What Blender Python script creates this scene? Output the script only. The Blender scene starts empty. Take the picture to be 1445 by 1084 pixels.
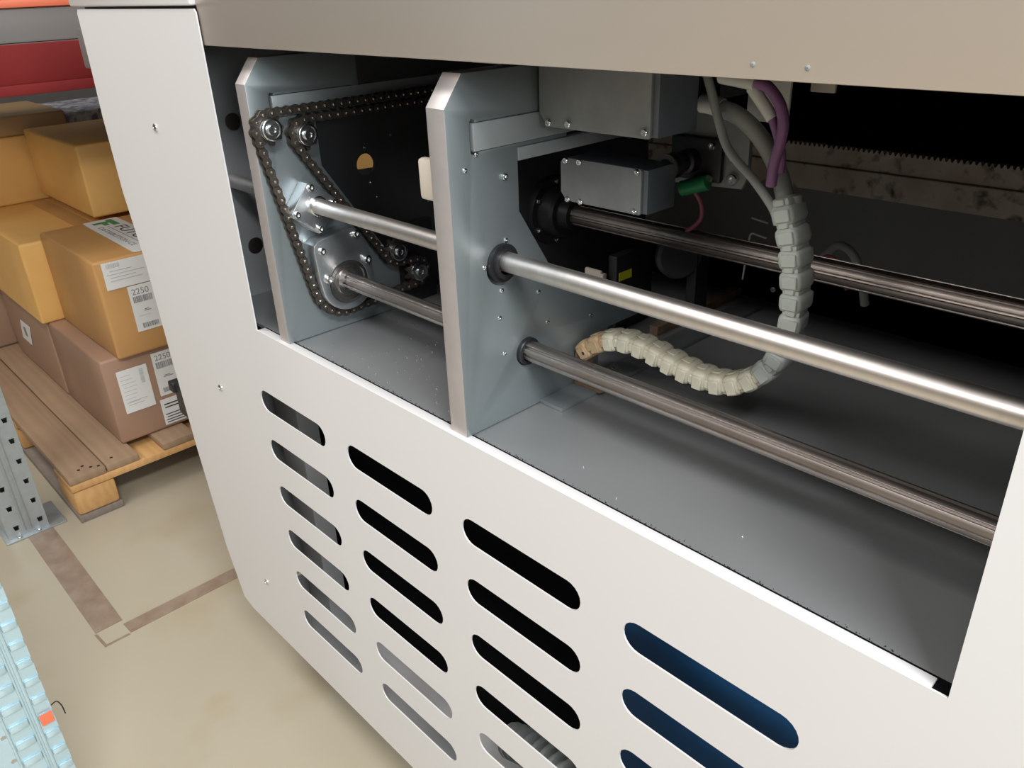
import bpy, bmesh, math, random
from mathutils import Vector, Matrix, Euler

random.seed(7)
COL = bpy.context.scene.collection
SC = bpy.context.scene
PI = math.pi

# ------------------------------------------------------------------ camera
cam_data = bpy.data.cameras.new('camera')
cam = bpy.data.objects.new('camera', cam_data)
COL.objects.link(cam)
CAM_LOC = (1.0736, -0.4807, 0.4523)
YAW, PITCH, ROLL = -0.82705, -0.46408, -0.04122
fw = Vector((math.sin(YAW)*math.cos(PITCH), math.cos(YAW)*math.cos(PITCH), math.sin(PITCH)))
rt = fw.cross(Vector((0, 0, 1))).normalized()
up = rt.cross(fw)
r2 = math.cos(ROLL)*rt + math.sin(ROLL)*up
u2 = -math.sin(ROLL)*rt + math.cos(ROLL)*up
M = Matrix(((r2.x, u2.x, -fw.x), (r2.y, u2.y, -fw.y), (r2.z, u2.z, -fw.z))).to_4x4()
M.translation = Vector(CAM_LOC)
cam.matrix_world = M
cam_data.sensor_fit = 'HORIZONTAL'
cam_data.sensor_width = 36.0
cam_data.lens = 1148.5/1445*36.0
cam_data.clip_start = 0.02
cam_data.clip_end = 60
SC.camera = cam

# ------------------------------------------------------------------ world, lights, exposure
world = bpy.data.worlds.new('world')
SC.world = world
world.use_nodes = True
bg = world.node_tree.nodes['Background']
bg.inputs[0].default_value = (0.93, 0.97, 1.0, 1)
bg.inputs[1].default_value = 0.38

def area_light(name, loc, target, sx, sy, power, color):
    d = bpy.data.lights.new(name, 'AREA')
    d.shape = 'RECTANGLE'; d.size = sx; d.size_y = sy
    d.energy = power; d.color = color
    o = bpy.data.objects.new(name, d)
    COL.objects.link(o)
    o.location = loc
    o.rotation_euler = (Vector(target)-Vector(loc)).to_track_quat('-Z', 'Y').to_euler()
    return o
area_light('overhead_light', (2.3, -0.85, 2.2), (0.5, 0.0, 0.0), 1.1, 0.3, 78, (0.97, 0.98, 1.0))
area_light('overhead_light', (0.4, -2.3, 2.0), (0.2, 0.0, 0.0), 2.6, 0.5, 40, (1.0, 0.97, 0.95))
area_light('window_light', (3.8, -0.98, 1.25), (0.3, 0.0, 0.1), 1.2, 1.2, 55, (0.86, 0.95, 1.0))
area_light('overhead_light', (-1.2, -0.9, 2.5), (-1.2, 0.0, -0.6), 1.8, 0.5, 36, (1.0, 0.95, 0.88))  # unseen extra lamp added to brighten the racking and cartons

SC.view_settings.view_transform = 'Standard'
SC.view_settings.look = 'None'
SC.view_settings.gamma = 1.0
SC.view_settings.use_curve_mapping = False
SC.view_settings.exposure = 0.03

# ------------------------------------------------------------------ materials
def mat(name, col, rough=0.5, metal=0.0, noise=None, bump=None, coat=0.0, extra=None, stretch=None):
    """noise=(scale, amount, second colour); bump=(scale, strength, distance)"""
    m = bpy.data.materials.new(name)
    m.use_nodes = True
    nt = m.node_tree
    b = nt.nodes['Principled BSDF']
    b.inputs['Base Color'].default_value = (*col, 1)
    b.inputs['Roughness'].default_value = rough
    b.inputs['Metallic'].default_value = metal
    b.inputs['Coat Weight'].default_value = coat
    b.inputs['Coat Roughness'].default_value = 0.15
    tc = nt.nodes.new('ShaderNodeTexCoord')
    mp = nt.nodes.new('ShaderNodeMapping')
    nt.links.new(tc.outputs['Object'], mp.inputs['Vector'])
    if stretch: mp.inputs['Scale'].default_value = stretch
    if noise:
        n = nt.nodes.new('ShaderNodeTexNoise')
        n.inputs['Scale'].default_value = noise[0]
        n.inputs['Detail'].default_value = 5
        n.inputs['Roughness'].default_value = 0.6
        nt.links.new(mp.outputs[0], n.inputs['Vector'])
        r = nt.nodes.new('ShaderNodeValToRGB')
        r.color_ramp.elements[0].position = 0.5 - noise[1]
        r.color_ramp.elements[1].position = 0.5 + noise[1]
        r.color_ramp.elements[0].color = (*noise[2], 1)
        r.color_ramp.elements[1].color = (*col, 1)
        nt.links.new(n.outputs['Fac'], r.inputs[0])
        nt.links.new(r.outputs[0], b.inputs['Base Color'])
    if bump:
        n2 = nt.nodes.new('ShaderNodeTexNoise')
        n2.inputs['Scale'].default_value = bump[0]
        n2.inputs['Detail'].default_value = 3
        nt.links.new(mp.outputs[0], n2.inputs['Vector'])
        bp = nt.nodes.new('ShaderNodeBump')
        bp.inputs['Strength'].default_value = bump[1]
        bp.inputs['Distance'].default_value = bump[2]
        nt.links.new(n2.outputs['Fac'], bp.inputs['Height'])
        nt.links.new(bp.outputs[0], b.inputs['Normal'])
    if extra: extra(nt, b, mp)
    return m

MT = {}
MT['white'] = mat('powder_coat_white', (0.715, 0.698, 0.69), 0.40, noise=(3, 0.35, (0.70, 0.682, 0.672)))
MT['steel'] = mat('stainless_sheet', (0.74, 0.665, 0.59), 0.42, 0.75, noise=(5, 0.3, (0.69, 0.60, 0.53)), bump=(400, 0.04, 0.0004), stretch=(0.3, 1, 1))
MT['alu'] = mat('anodised_plate', (0.31, 0.345, 0.35), 0.40, 0.6, noise=(14, 0.4, (0.285, 0.32, 0.33)))
MT['alu_edge'] = mat('warm_tinted_aluminium', (0.62, 0.57, 0.56), 0.48, 0.7, noise=(30, 0.3, (0.55, 0.50, 0.485)))  # pinkish tint paints in the warm surroundings mirrored by the plate fronts
MT['bar'] = mat('zinc_guide_bar', (0.44, 0.47, 0.47), 0.42, 0.5, noise=(9, 0.3, (0.39, 0.42, 0.42)))
MT['zinc'] = mat('zinc_inner_sheet', (0.56, 0.575, 0.575), 0.42, 0.55, noise=(9, 0.3, (0.50, 0.515, 0.52)))
MT['tray'] = mat('tray_sheet', (0.31, 0.318, 0.32), 0.36, 0.45, noise=(6, 0.3, (0.29, 0.30, 0.30)), bump=(60, 0.03, 0.0006))
MT['rod'] = mat('ground_steel_rod', (0.82, 0.75, 0.71), 0.40, 1.0, noise=(20, 0.25, (0.70, 0.67, 0.64)), stretch=(6, 1, 1))
MT['spline'] = mat('splined_steel', (0.60, 0.565, 0.54), 0.30, 0.95, noise=(25, 0.3, (0.36, 0.31, 0.28)), stretch=(0.4, 1, 1))
MT['spline_dark'] = mat('dark_splined_steel', (0.34, 0.31, 0.28), 0.35, 0.9, noise=(25, 0.3, (0.2, 0.16, 0.14)), stretch=(0.4, 1, 1))  # darker version of the splined steel
MT['bright'] = mat('bright_steel', (0.78, 0.79, 0.80), 0.22, 1.0)
MT['chain'] = mat('oiled_chain_steel', (0.15, 0.128, 0.108), 0.40, 0.7, noise=(300, 0.3, (0.06, 0.052, 0.045)))
MT['pin'] = mat('chain_pin_steel', (0.42, 0.38, 0.33), 0.32, 1.0)
MT['black'] = mat('black_oxide', (0.025, 0.025, 0.027), 0.4, 0.3)
MT['darkpanel'] = mat('dark_bracket_sheet', (0.06, 0.06, 0.062), 0.5, 0.3, noise=(12, 0.3, (0.05, 0.048, 0.048)))
MT['void'] = mat('unlit_void_black', (0.004, 0.004, 0.005), 0.95)  # near-black colour stands in for the unlit cabinet interior
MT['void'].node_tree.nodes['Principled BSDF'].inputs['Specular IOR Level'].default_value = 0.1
MT['backwall'] = mat('dusty_rear_sheet', (0.20, 0.20, 0.19), 0.6, 0.3, noise=(8, 0.3, (0.15, 0.15, 0.145)))
MT['housing'] = mat('machined_housing', (0.62, 0.65, 0.67), 0.3, 0.9)
MT['junction'] = mat('cast_box_paint', (0.30, 0.31, 0.31), 0.55, 0.25, noise=(22, 0.22, (0.22, 0.23, 0.23)))
MT['junction_side'] = mat('cast_box_side', (0.16, 0.19, 0.21), 0.5, 0.3, noise=(30, 0.3, (0.12, 0.14, 0.16)))
MT['beige'] = mat('beige_plastic', (0.62, 0.55, 0.47), 0.4)
MT['white_plastic'] = mat('white_plastic', (0.72, 0.71, 0.66), 0.4)
MT['cable'] = mat('grey_cable', (0.36, 0.38, 0.36), 0.5)
MT['purple'] = mat('purple_cable', (0.27, 0.12, 0.26), 0.45)
MT['pink'] = mat('pink_wire', (0.30, 0.08, 0.12), 0.5)
MT['green'] = mat('green_connector', (0.02, 0.22, 0.08), 0.4)
MT['yellow'] = mat('yellow_sticker', (0.75, 0.72, 0.03), 0.5)
MT['blue'] = mat('blue_paint', (0.002, 0.09, 0.25), 0.65, noise=(6, 0.3, (0.002, 0.07, 0.20)))
MT['galv'] = mat('galvanised_steel', (0.50, 0.55, 0.57), 0.4, 0.6, noise=(40, 0.25, (0.42, 0.47, 0.49)))
MT['galv2'] = mat('overexposed_galvanised_steel', (0.58, 0.75, 0.82), 0.26, 0.5, noise=(25, 0.3, (0.50, 0.68, 0.76)))  # overexposed glare worked into a lighter base colour
MT['red'] = mat('red_rack_paint', (0.20, 0.007, 0.006), 0.8, noise=(6, 0.3, (0.18, 0.008, 0.007)))
MT['orange'] = mat('orange_paint', (0.85, 0.20, 0.10), 0.45)
MT['hinge'] = mat('grey_hinge', (0.17, 0.15, 0.14), 0.5)
MT['rust'] = mat('rusty_strip', (0.28, 0.17, 0.10), 0.7, noise=(60, 0.2, (0.14, 0.10, 0.07)))
MT['tape'] = mat('worn_brown_tape', (0.25, 0.175, 0.125), 0.3, noise=(18, 0.15, (0.33, 0.25, 0.19)))
MT['ghost'] = mat('tape_glue_mark', (0.50, 0.445, 0.345), 0.3)
MT['label'] = mat('paper_label', (0.72, 0.71, 0.68), 0.55)
MT['ink'] = mat('grey_ink', (0.22, 0.22, 0.23), 0.6)
MT['ink_dark'] = mat('dark_ink', (0.05, 0.05, 0.055), 0.6)
MT['ink_light'] = mat('pale_ink', (0.48, 0.48, 0.48), 0.6)
MT['green_ink'] = mat('green_ink', (0.01, 0.24, 0.09), 0.5)
MT['hot_pink'] = mat('pink_sticker', (0.8, 0.07, 0.12), 0.5)
MT['greybox'] = mat('grey_crate', (0.22, 0.205, 0.19), 0.6)
MT['deck'] = mat('shelf_deck', (0.24, 0.225, 0.205), 0.6)

def card(name, a, b):
    return mat(name, a, 0.5, noise=(5, 0.35, b), bump=(140, 0.12, 0.0008), coat=0.12)
MT['card_gold'] = card('golden_wrapped_cardboard', (0.78, 0.45, 0.14), (0.66, 0.36, 0.10))
MT['card_brown'] = card('orange_brown_cardboard', (0.56, 0.30, 0.105), (0.47, 0.24, 0.08))
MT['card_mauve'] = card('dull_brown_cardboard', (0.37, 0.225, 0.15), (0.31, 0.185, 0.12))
MT['card_dark'] = card('dusty_brown_cardboard', (0.42, 0.26, 0.12), (0.33, 0.20, 0.09))
MT['paper_bag'] = mat('printed_grey_bag', (0.42, 0.41, 0.40), 0.6, noise=(28, 0.08, (0.13, 0.12, 0.17)))

def wood_extra(nt, b, mp):
    w = nt.nodes.new('ShaderNodeTexWave')
    w.inputs['Scale'].default_value = 9; w.inputs['Distortion'].default_value = 9
    w.bands_direction = 'Y'
    m2 = nt.nodes.new('ShaderNodeMapping'); m2.inputs['Scale'].default_value = (0.12, 1.5, 1.5)
    tc = [n for n in nt.nodes if n.type == 'TEX_COORD'][0]
    nt.links.new(tc.outputs['Object'], m2.inputs['Vector'])
    nt.links.new(m2.outputs[0], w.inputs['Vector'])
    mx = nt.nodes.new('ShaderNodeMixRGB'); mx.blend_type = 'MULTIPLY'; mx.inputs[0].default_value = 0.10
    src = b.inputs['Base Color'].links[0].from_socket
    nt.links.new(src, mx.inputs[1]); nt.links.new(w.outputs['Color'], mx.inputs[2])
    nt.links.new(mx.outputs[0], b.inputs['Base Color'])
MT['wood_top'] = mat('worn_pallet_board', (0.38, 0.25, 0.155), 0.65, noise=(7, 0.35, (0.31, 0.20, 0.12)), extra=wood_extra)
MT['wood_end'] = mat('fresh_pallet_wood', (0.66, 0.38, 0.15), 0.6, noise=(9, 0.35, (0.56, 0.30, 0.11)), extra=wood_extra)
MT['wood_grey'] = mat('grimy_pallet_wood', (0.27, 0.22, 0.18), 0.7, noise=(12, 0.3, (0.2, 0.16, 0.13)), extra=wood_extra)

def nylon_extra(nt, b, mp):
    b.inputs['Subsurface Weight'].default_value = 0.25
    b.inputs['Subsurface Radius'].default_value = (0.01, 0.009, 0.006)
    b.inputs['Subsurface Scale'].default_value = 0.4
MT['nylon'] = mat('yellowed_nylon', (0.72, 0.68, 0.54), 0.38, noise=(18, 0.22, (0.50, 0.46, 0.34)), extra=nylon_extra)
MT['nylon_clean'] = mat('clean_nylon', (0.56, 0.60, 0.56), 0.38, noise=(18, 0.25, (0.48, 0.51, 0.46)), extra=nylon_extra)
MT['nylon_brown'] = mat('oil_stained_nylon', (0.46, 0.29, 0.14), 0.42, noise=(40, 0.2, (0.55, 0.44, 0.30)), extra=nylon_extra)

def floor_extra(nt, b, mp):
    n = nt.nodes.new('ShaderNodeTexNoise'); n.inputs['Scale'].default_value = 3.3; n.inputs['Detail'].default_value = 4
    nt.links.new(mp.outputs[0], n.inputs['Vector'])
    r = nt.nodes.new('ShaderNodeValToRGB')
    r.color_ramp.elements[0].position = 0.56; r.color_ramp.elements[0].color = (1, 1, 1, 1)
    r.color_ramp.elements[1].position = 0.80; r.color_ramp.elements[1].color = (0.84, 0.75, 0.60, 1)
    mx = nt.nodes.new('ShaderNodeMixRGB'); mx.blend_type = 'MULTIPLY'; mx.inputs[0].default_value = 1
    src = b.inputs['Base Color'].links[0].from_socket
    nt.links.new(n.outputs['Fac'], r.inputs[0])
    nt.links.new(src, mx.inputs[1]); nt.links.new(r.outputs[0], mx.inputs[2])
    nt.links.new(mx.outputs[0], b.inputs['Base Color'])
MT['floor'] = mat('beige_resin_floor', (0.47, 0.425, 0.33), 0.28, noise=(1.6, 0.3, (0.42, 0.36, 0.255)), extra=floor_extra)
MT['wall'] = mat('plaster_wall', (0.42, 0.37, 0.32), 0.8, noise=(2, 0.3, (0.36, 0.30, 0.25)))
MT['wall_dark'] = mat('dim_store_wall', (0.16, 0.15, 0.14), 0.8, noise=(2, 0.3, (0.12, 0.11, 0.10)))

def rail_extra(nt, b, mp):
    n = nt.nodes.new('ShaderNodeTexNoise'); n.inputs['Scale'].default_value = 55; n.inputs['Detail'].default_value = 9
    n.inputs['Distortion'].default_value = 0.2
    nt.links.new(mp.outputs[0], n.inputs['Vector'])
    r = nt.nodes.new('ShaderNodeValToRGB')
    r.color_ramp.elements[0].position = 0.54; r.color_ramp.elements[0].color = (1, 1, 1, 1)
    r.color_ramp.elements[1].position = 0.72; r.color_ramp.elements[1].color = (0.12, 0.09, 0.07, 1)
    mx = nt.nodes.new('ShaderNodeMixRGB'); mx.blend_type = 'MULTIPLY'; mx.inputs[0].default_value = 1
    src = b.inputs['Base Color'].links[0].from_socket
    nt.links.new(n.outputs['Fac'], r.inputs[0])
    nt.links.new(src, mx.inputs[1]); nt.links.new(r.outputs[0], mx.inputs[2])
    nt.links.new(mx.outputs[0], b.inputs['Base Color'])
MT['rail'] = mat('grease_stained_rail', (0.60, 0.54, 0.43), 0.55, 0.1, noise=(14, 0.25, (0.36, 0.27, 0.20)), extra=rail_extra)

# ------------------------------------------------------------------ helpers
WL = {}          # world translation of unrotated objects

def _put(o, parent, loc):
    COL.objects.link(o)
    o.location = loc
    WL[o] = Vector(loc)
    if parent is not None:
        o.parent = parent
        o.matrix_parent_inverse = Matrix.Translation(-WL[parent])
    return o

def thing(name, label, cat, loc=(0, 0, 0), group=None):
    o = bpy.data.objects.new(name, None)
    o.empty_display_size = 0.05
    _put(o, None, loc)
    o['label'] = label; o['category'] = cat
    if group: o['group'] = group
    return o

def tag(o, label=None, cat=None, group=None, kind=None):
    if label: o['label'] = label
    if cat: o['category'] = cat
    if group: o['group'] = group
    if kind: o['kind'] = kind
    return o

def finish(name, me, m, parent=None, smooth=35, recenter=True):
    """vertices are in world space; origin goes to the middle of the mesh"""
    c = Vector((0, 0, 0))
    if recenter and len(me.vertices):
        xs = [v.co for v in me.vertices]
        lo = Vector([min(p[i] for p in xs) for i in range(3)])
        hi = Vector([max(p[i] for p in xs) for i in range(3)])
        c = (lo+hi)/2
        me.transform(Matrix.Translation(-c))
    me.name = name
    if m is not None:
        me.materials.clear()
        for k in (m if isinstance(m, (list, tuple)) else [m]): me.materials.append(k)
    if smooth:
        me.shade_smooth()
        me.set_sharp_from_angle(angle=math.radians(smooth))
    o = bpy.data.objects.new(name, me)
    return _put(o, parent, c)

def bm_finish(name, bm, m, parent=None, smooth=35, recenter=True):
    me = bpy.data.meshes.new(name)
    bmesh.ops.recalc_face_normals(bm, faces=bm.faces)
    bm.to_mesh(me); bm.free()
    return finish(name, me, m, parent, smooth, recenter)

def add_box(bm, lo, hi, bevel=0.0, rot=None, segs=2):
    r = bmesh.ops.create_cube(bm, size=1.0)
    vs = r['verts']
    lo = Vector(lo); hi = Vector(hi); c = (lo+hi)/2; s = hi-lo
    bmesh.ops.scale(bm, vec=s, verts=vs)
    if bevel > 0:
        es = list({e for v in vs for e in v.link_edges})
        rr = bmesh.ops.bevel(bm, geom=es, offset=min(bevel, min(s)*0.45), segments=segs, affect='EDGES', profile=0.5)
        vs = list({v for f in rr['faces'] for v in f.verts} | {v for v in vs if v.is_valid})
    if rot is not None:
        bmesh.ops.rotate(bm, cent=(0, 0, 0), matrix=rot, verts=vs)
    bmesh.ops.translate(bm, vec=c, verts=vs)
    return vs

def box(name, lo, hi, m, parent=None, bevel=0.0, rot=None, segs=2):
    bm = bmesh.new()
    add_box(bm, lo, hi, bevel, rot, segs)
    return bm_finish(name, bm, m, parent)

def boxes(name, lst, m, parent=None, bevel=0.0):
    bm = bmesh.new()
    for lo, hi in lst: add_box(bm, lo, hi, bevel)
    return bm_finish(name, bm, m, parent)

def lathe_bm(bm, prof, p, axis, seg=28):
    """prof = [(distance along axis, radius)...], revolved about the line p + t*axis"""
    a = Vector(axis).normalized()
    t = Vector((0, 0, 1)) if abs(a.z) < 0.9 else Vector((1, 0, 0))
    u = a.cross(t).normalized(); v = a.cross(u)
    rings = []
    for d, r in prof:
        c = Vector(p) + a*d
        if r <= 1e-7: rings.append([bm.verts.new(c)])
        else: rings.append([bm.verts.new(c + r*(math.cos(2*PI*i/seg)*u + math.sin(2*PI*i/seg)*v)) for i in range(seg)])
    for A, B in zip(rings[:-1], rings[1:]):
        for i in range(seg):
            j = (i+1) % seg
            if len(A) == 1 and len(B) == 1: continue
            if len(A) == 1: bm.faces.new((A[0], B[i], B[j]))
            elif len(B) == 1: bm.faces.new((A[i], A[j], B[0]))
            else: bm.faces.new((A[i], A[j], B[j], B[i]))
    return rings

def lathe(name, prof, p, axis, m, parent=None, seg=28, smooth=35):
    bm = bmesh.new()
    lathe_bm(bm, prof, p, axis, seg)
    return bm_finish(name, bm, m, parent, smooth)

def cyl(name, p, axis, length, r, m, parent=None, seg=28, ch=0.0006):
    return lathe(name, [(0, 0), (0, r-ch), (ch, r), (length-ch, r), (length, r-ch), (length, 0)], p, axis, m, parent, seg)

def curve_mesh(cu):
    o = bpy.data.objects.new('tmp', cu)
    COL.objects.link(o)
    bpy.context.view_layer.update()
    dg = bpy.context.evaluated_depsgraph_get()
    me = bpy.data.meshes.new_from_object(o.evaluated_get(dg))
    bpy.data.objects.remove(o)
    bpy.data.curves.remove(cu)
    return me

def sheet_mesh(outline, holes, axis, a, b, bevel=0.0):
    """flat plate with real holes. axis 'y': 2D = (x,z), spans y a..b ; axis 'x': 2D=(y,z), spans x a..b ; 'z': 2D=(x,y)"""
    cu = bpy.data.curves.new('c', 'CURVE')
    cu.dimensions = '2D'; cu.fill_mode = 'BOTH'
    cu.extrude = abs(b-a)/2 - bevel
    if bevel:
        cu.bevel_depth = bevel; cu.bevel_resolution = 1; cu.offset = -bevel
    for pts in [outline]+list(holes):
        s = cu.splines.new('POLY')
        s.points.add(len(pts)-1)
        for i, p in enumerate(pts): s.points[i].co = (p[0], p[1], 0, 1)
        s.use_cyclic_u = True
    me = curve_mesh(cu)
    mid = (a+b)/2
    for v in me.vertices:
        x, y, z = v.co
        if axis == 'y': v.co = (x, mid+z, y)
        elif axis == 'x': v.co = (mid+z, x, y)
        else: v.co = (x, y, mid+z)
    bm = bmesh.new(); bm.from_mesh(me)
    bmesh.ops.remove_doubles(bm, verts=bm.verts, dist=1e-6)
    bmesh.ops.recalc_face_normals(bm, faces=bm.faces)
    bm.to_mesh(me); bm.free()
    return me

def sheet(name, outline, holes, axis, a, b, m, parent=None, smooth=30, bevel=0.0):
    return finish(name, sheet_mesh(outline, holes, axis, a, b, bevel), m, parent, smooth)

def circ(cx, cy, r, n=24, sx=1.0):
    return [(cx + r*sx*math.cos(2*PI*i/n), cy + r*math.sin(2*PI*i/n)) for i in range(n)]

def slot_pts(x0, x1, zc, h, n=10):
    r = h/2; pts = []
    for i in range(n+1):
        a = PI/2 + PI*i/n
        pts.append((x0+r+r*math.cos(a), zc+r*math.sin(a)))
    for i in range(n+1):
        a = -PI/2 + PI*i/n
        pts.append((x1-r+r*math.cos(a), zc+r*math.sin(a)))
    return pts

def catmull(pts, per=10):
    P = [Vector(p) for p in pts]
    P = [P[0]*2-P[1]] + P + [P[-1]*2-P[-2]]
    out = []
    for i in range(1, len(P)-2):
        for k in range(per):
            t = k/per
            out.append(0.5*((2*P[i]) + (-P[i-1]+P[i+1])*t + (2*P[i-1]-5*P[i]+4*P[i+1]-P[i+2])*t*t + (-P[i-1]+3*P[i]-3*P[i+1]+P[i+2])*t**3))
    out.append(P[-2])
    return out

def tube_bm(bm, pts, rad, seg=12, closed_ends=True):
    n = len(pts)
    tang = [(pts[min(i+1, n-1)]-pts[max(i-1, 0)]).normalized() for i in range(n)]
    u = tang[0].orthogonal().normalized()
    rings = []
    for i, p in enumerate(pts):
        u = (u - tang[i]*u.dot(tang[i])).normalized()
        v = tang[i].cross(u)
        r = rad(i/(n-1)) if callable(rad) else rad
        rings.append([bm.verts.new(p + r*(math.cos(2*PI*k/seg)*u + math.sin(2*PI*k/seg)*v)) for k in range(seg)])
    for A, B in zip(rings[:-1], rings[1:]):
        for i in range(seg):
            j = (i+1) % seg
            bm.faces.new((A[i], A[j], B[j], B[i]))
    if closed_ends:
        bm.faces.new(rings[0][::-1]); bm.faces.new(rings[-1])

def tube(name, ctrl, rad, m, parent=None, seg=12, per=10):
    bm = bmesh.new()
    tube_bm(bm, catmull(ctrl, per), rad, seg)
    return bm_finish(name, bm, m, parent, 50)

def text_mesh(s, size, bold=0.0):
    cu = bpy.data.curves.new('t', 'FONT')
    cu.body = s; cu.size = size; cu.extrude = 0.0002; cu.offset = bold
    return curve_mesh(cu)

def text(name, s, size, origin, xdir, ydir, m, parent=None, bold=0.0, sx=1.0):
    me = text_mesh(s, size, bold)
    X = Vector(xdir).normalized(); Y = Vector(ydir).normalized(); Z = X.cross(Y)
    for v in me.vertices:
        v.co = Vector(origin) + X*(v.co.x*sx) + Y*v.co.y + Z*v.co.z
    return finish(name, me, m, parent, 0)

# a shared cap-screw mesh (axis +x, unit radius), copied as objects
def make_screw_mesh(name, m, socket=True):
    bm = bmesh.new()
    if socket:
        prof = [(0, 0), (0, 1), (0.75, 1), (0.95, 0.85), (0.95, 0.48), (0.45, 0.42), (0.45, 0)]
    else:
        prof = [(0, 0), (0, 1), (0.3, 0.95), (0.5, 0.6), (0.55, 0.25), (0.3, 0.2), (0.3, 0)]
    lathe_bm(bm, prof, (0, 0, 0), (1, 0, 0), 14)
    bmesh.ops.recalc_face_normals(bm, faces=bm.faces)
    me = bpy.data.meshes.new(name); bm.to_mesh(me); bm.free()
    me.materials.append(m); me.shade_smooth(); me.set_sharp_from_angle(angle=math.radians(30))
    return me
SCREW = make_screw_mesh('screw', MT['bright'])
DOME = make_screw_mesh('dome_screw', MT['bright'], False)
RIV = make_screw_mesh('rivet', MT['junction'], False)

def screw(loc, axis, r, parent, me=None, name='screw'):
    o = bpy.data.objects.new(name, me or SCREW)
    _put(o, parent, loc)
    o.rotation_euler = Vector(axis).to_track_quat('X', 'Z').to_euler()
    o.scale = (r, r, r)
    return o

# ------------------------------------------------------------------ the setting
FZ = -0.88
def struct(name, o):
    o.name = name; o['kind'] = 'structure'; return o
struct('floor', box('floor', (-6, -4, FZ-0.05), (4, 4.5, FZ), MT['floor']))
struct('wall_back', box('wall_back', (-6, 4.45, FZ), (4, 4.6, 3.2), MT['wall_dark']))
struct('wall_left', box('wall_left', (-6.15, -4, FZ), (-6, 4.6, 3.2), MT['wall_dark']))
struct('wall_front', box('wall_front', (-6, -4.15, FZ), (4, -4, 3.2), MT['wall']))
# markings on the floor
t1 = sheet('floor_tape', [(-1.55, -0.226), (-1.07, -0.228), (-0.667, -0.228), (-0.668, -0.166), (-1.05, -0.163), (-1.30, -0.163), (-1.34, -0.18), (-1.55, -0.17)], [], 'z', FZ, FZ+0.0012, MT['tape'])
tag(t1, 'worn brown floor tape strip, the wide piece ending short of the corner', 'tape', 'tape strips stuck on the beige floor')
t2 = sheet('floor_tape', [(-0.652, -0.170), (-0.610, -0.168), (-0.611, 0.30), (-0.652, 0.30)], [], 'z', FZ, FZ+0.0012, MT['tape'])
tag(t2, 'narrow brown floor tape strip running in under the white machine', 'tape', 'tape strips stuck on the beige floor')
t3 = sheet('tape_residue', [(-0.665, -0.232), (-0.605, -0.228), (-0.605, -0.170), (-0.612, -0.172), (-0.612, -0.222), (-0.662, -0.226)], [], 'z', FZ, FZ+0.0008, MT['tape'])
tag(t3, 'thin dark glue outline where a tape corner came off the floor', 'tape')

# ------------------------------------------------------------------ machine cabinet
CAB = thing('machine_cabinet', 'white powder-coated machine cabinet with slotted front panel, open front bay and steel apron', 'machine', (0.3, 0.5, FZ))
OX1 = 0.978
outl = [(-0.270, -0.700), (-0.305, -0.690), (-0.339, -0.577), (-0.372, -0.3615), (-0.392, -0.16), (-0.404, 0.018), (-0.430, 0.1416), (-0.437, 0.2665), (-0.434, 0.345), (-0.434, 0.425), (-0.428, 0.431),
        (-0.004, 0.431), (0.0, 0.427), (0.0, 0.0), (OX1, 0.0), (OX1, 0.43), (1.75, 0.43), (1.75, -0.700)]
holes = []
for cx in (-0.030, 0.212, 0.4545, 0.697, 0.940, 1.183, 1.426):
    for k in range(6):
        holes.append(slot_pts(cx, cx+0.1865, -0.1235 - 0.0885*k, 0.037))
fp = sheet('front_panel', outl, holes, 'y', -0.0002, 0.0018, MT['white'], CAB)
# folded top edge of the panel below the opening
lip = box('panel_lip', (0.001, 0.0, -0.0035), (OX1-0.012, 0.0135, 0.0002), MT['white'], CAB, 0.0007)
boxes('gap_shade_strip', [((0.0, 0.0135, -0.012), (OX1, 0.0165, -0.001)), ((OX1-0.012, 0.0019, -0.006), (OX1, 0.0135, -0.0015))], MT['void'], CAB)  # black filler that paints the shade in the gap behind the lip
for p in ((-0.213, 0.2695), (-0.183, -0.1573), (-0.167, -0.5708)):
    screw((p[0], -0.0002, p[1]), (0, -1, 0), 0.0062, fp, DOME)
# upper cover and steel apron
box('top_cover', (-0.452, -0.004, 0.4345), (-0.006, 0.6, 0.75), MT['white'], CAB, 0.004)
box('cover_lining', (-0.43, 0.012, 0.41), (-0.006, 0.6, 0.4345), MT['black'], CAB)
box('steel_apron', (-0.003, 0.0035, 0.3885), (1.75, 0.0065, 0.80), MT['steel'], CAB, 0.0012)
box('apron_hem', (0.0, 0.0065, 0.3885), (1.75, 0.022, 0.3905), MT['steel'], CAB, 0.0005)
for p in ((0.782, 0.3974), (0.819, 0.3969)):
    screw((p[0], 0.0037, p[1]), (0, -1, 0), 0.0018, CAB, RIV, 'rivet')
# side skins, roof, and black sheets standing for the dark depth
side_out = [(0.02, -0.70), (1.15, -0.70), (1.15, 0.42), (0.02, 0.42)]
sheet('side_panel', side_out, [circ(0.486, 0.118, 0.10)], 'x', -0.30, -0.298, MT['white'], CAB)
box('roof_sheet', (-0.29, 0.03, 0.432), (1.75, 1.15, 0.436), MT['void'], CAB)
box('rear_dark_sheet', (-0.29, 1.15, -0.70), (1.75, 1.155, 0.43), MT['void'], CAB)
box('right_dark_sheet', (1.745, 0.02, -0.70), (1.749, 1.15, 0.43), MT['void'], CAB)
box('bottom_pan', (-0.29, 0.002, -0.702), (1.75, 1.15, -0.699), MT['white'], CAB)
box('bottom_flange', (-0.29, 0.0018, -0.699), (1.75, 0.03, -0.6965), MT['white'], CAB, 0.0005)
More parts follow.
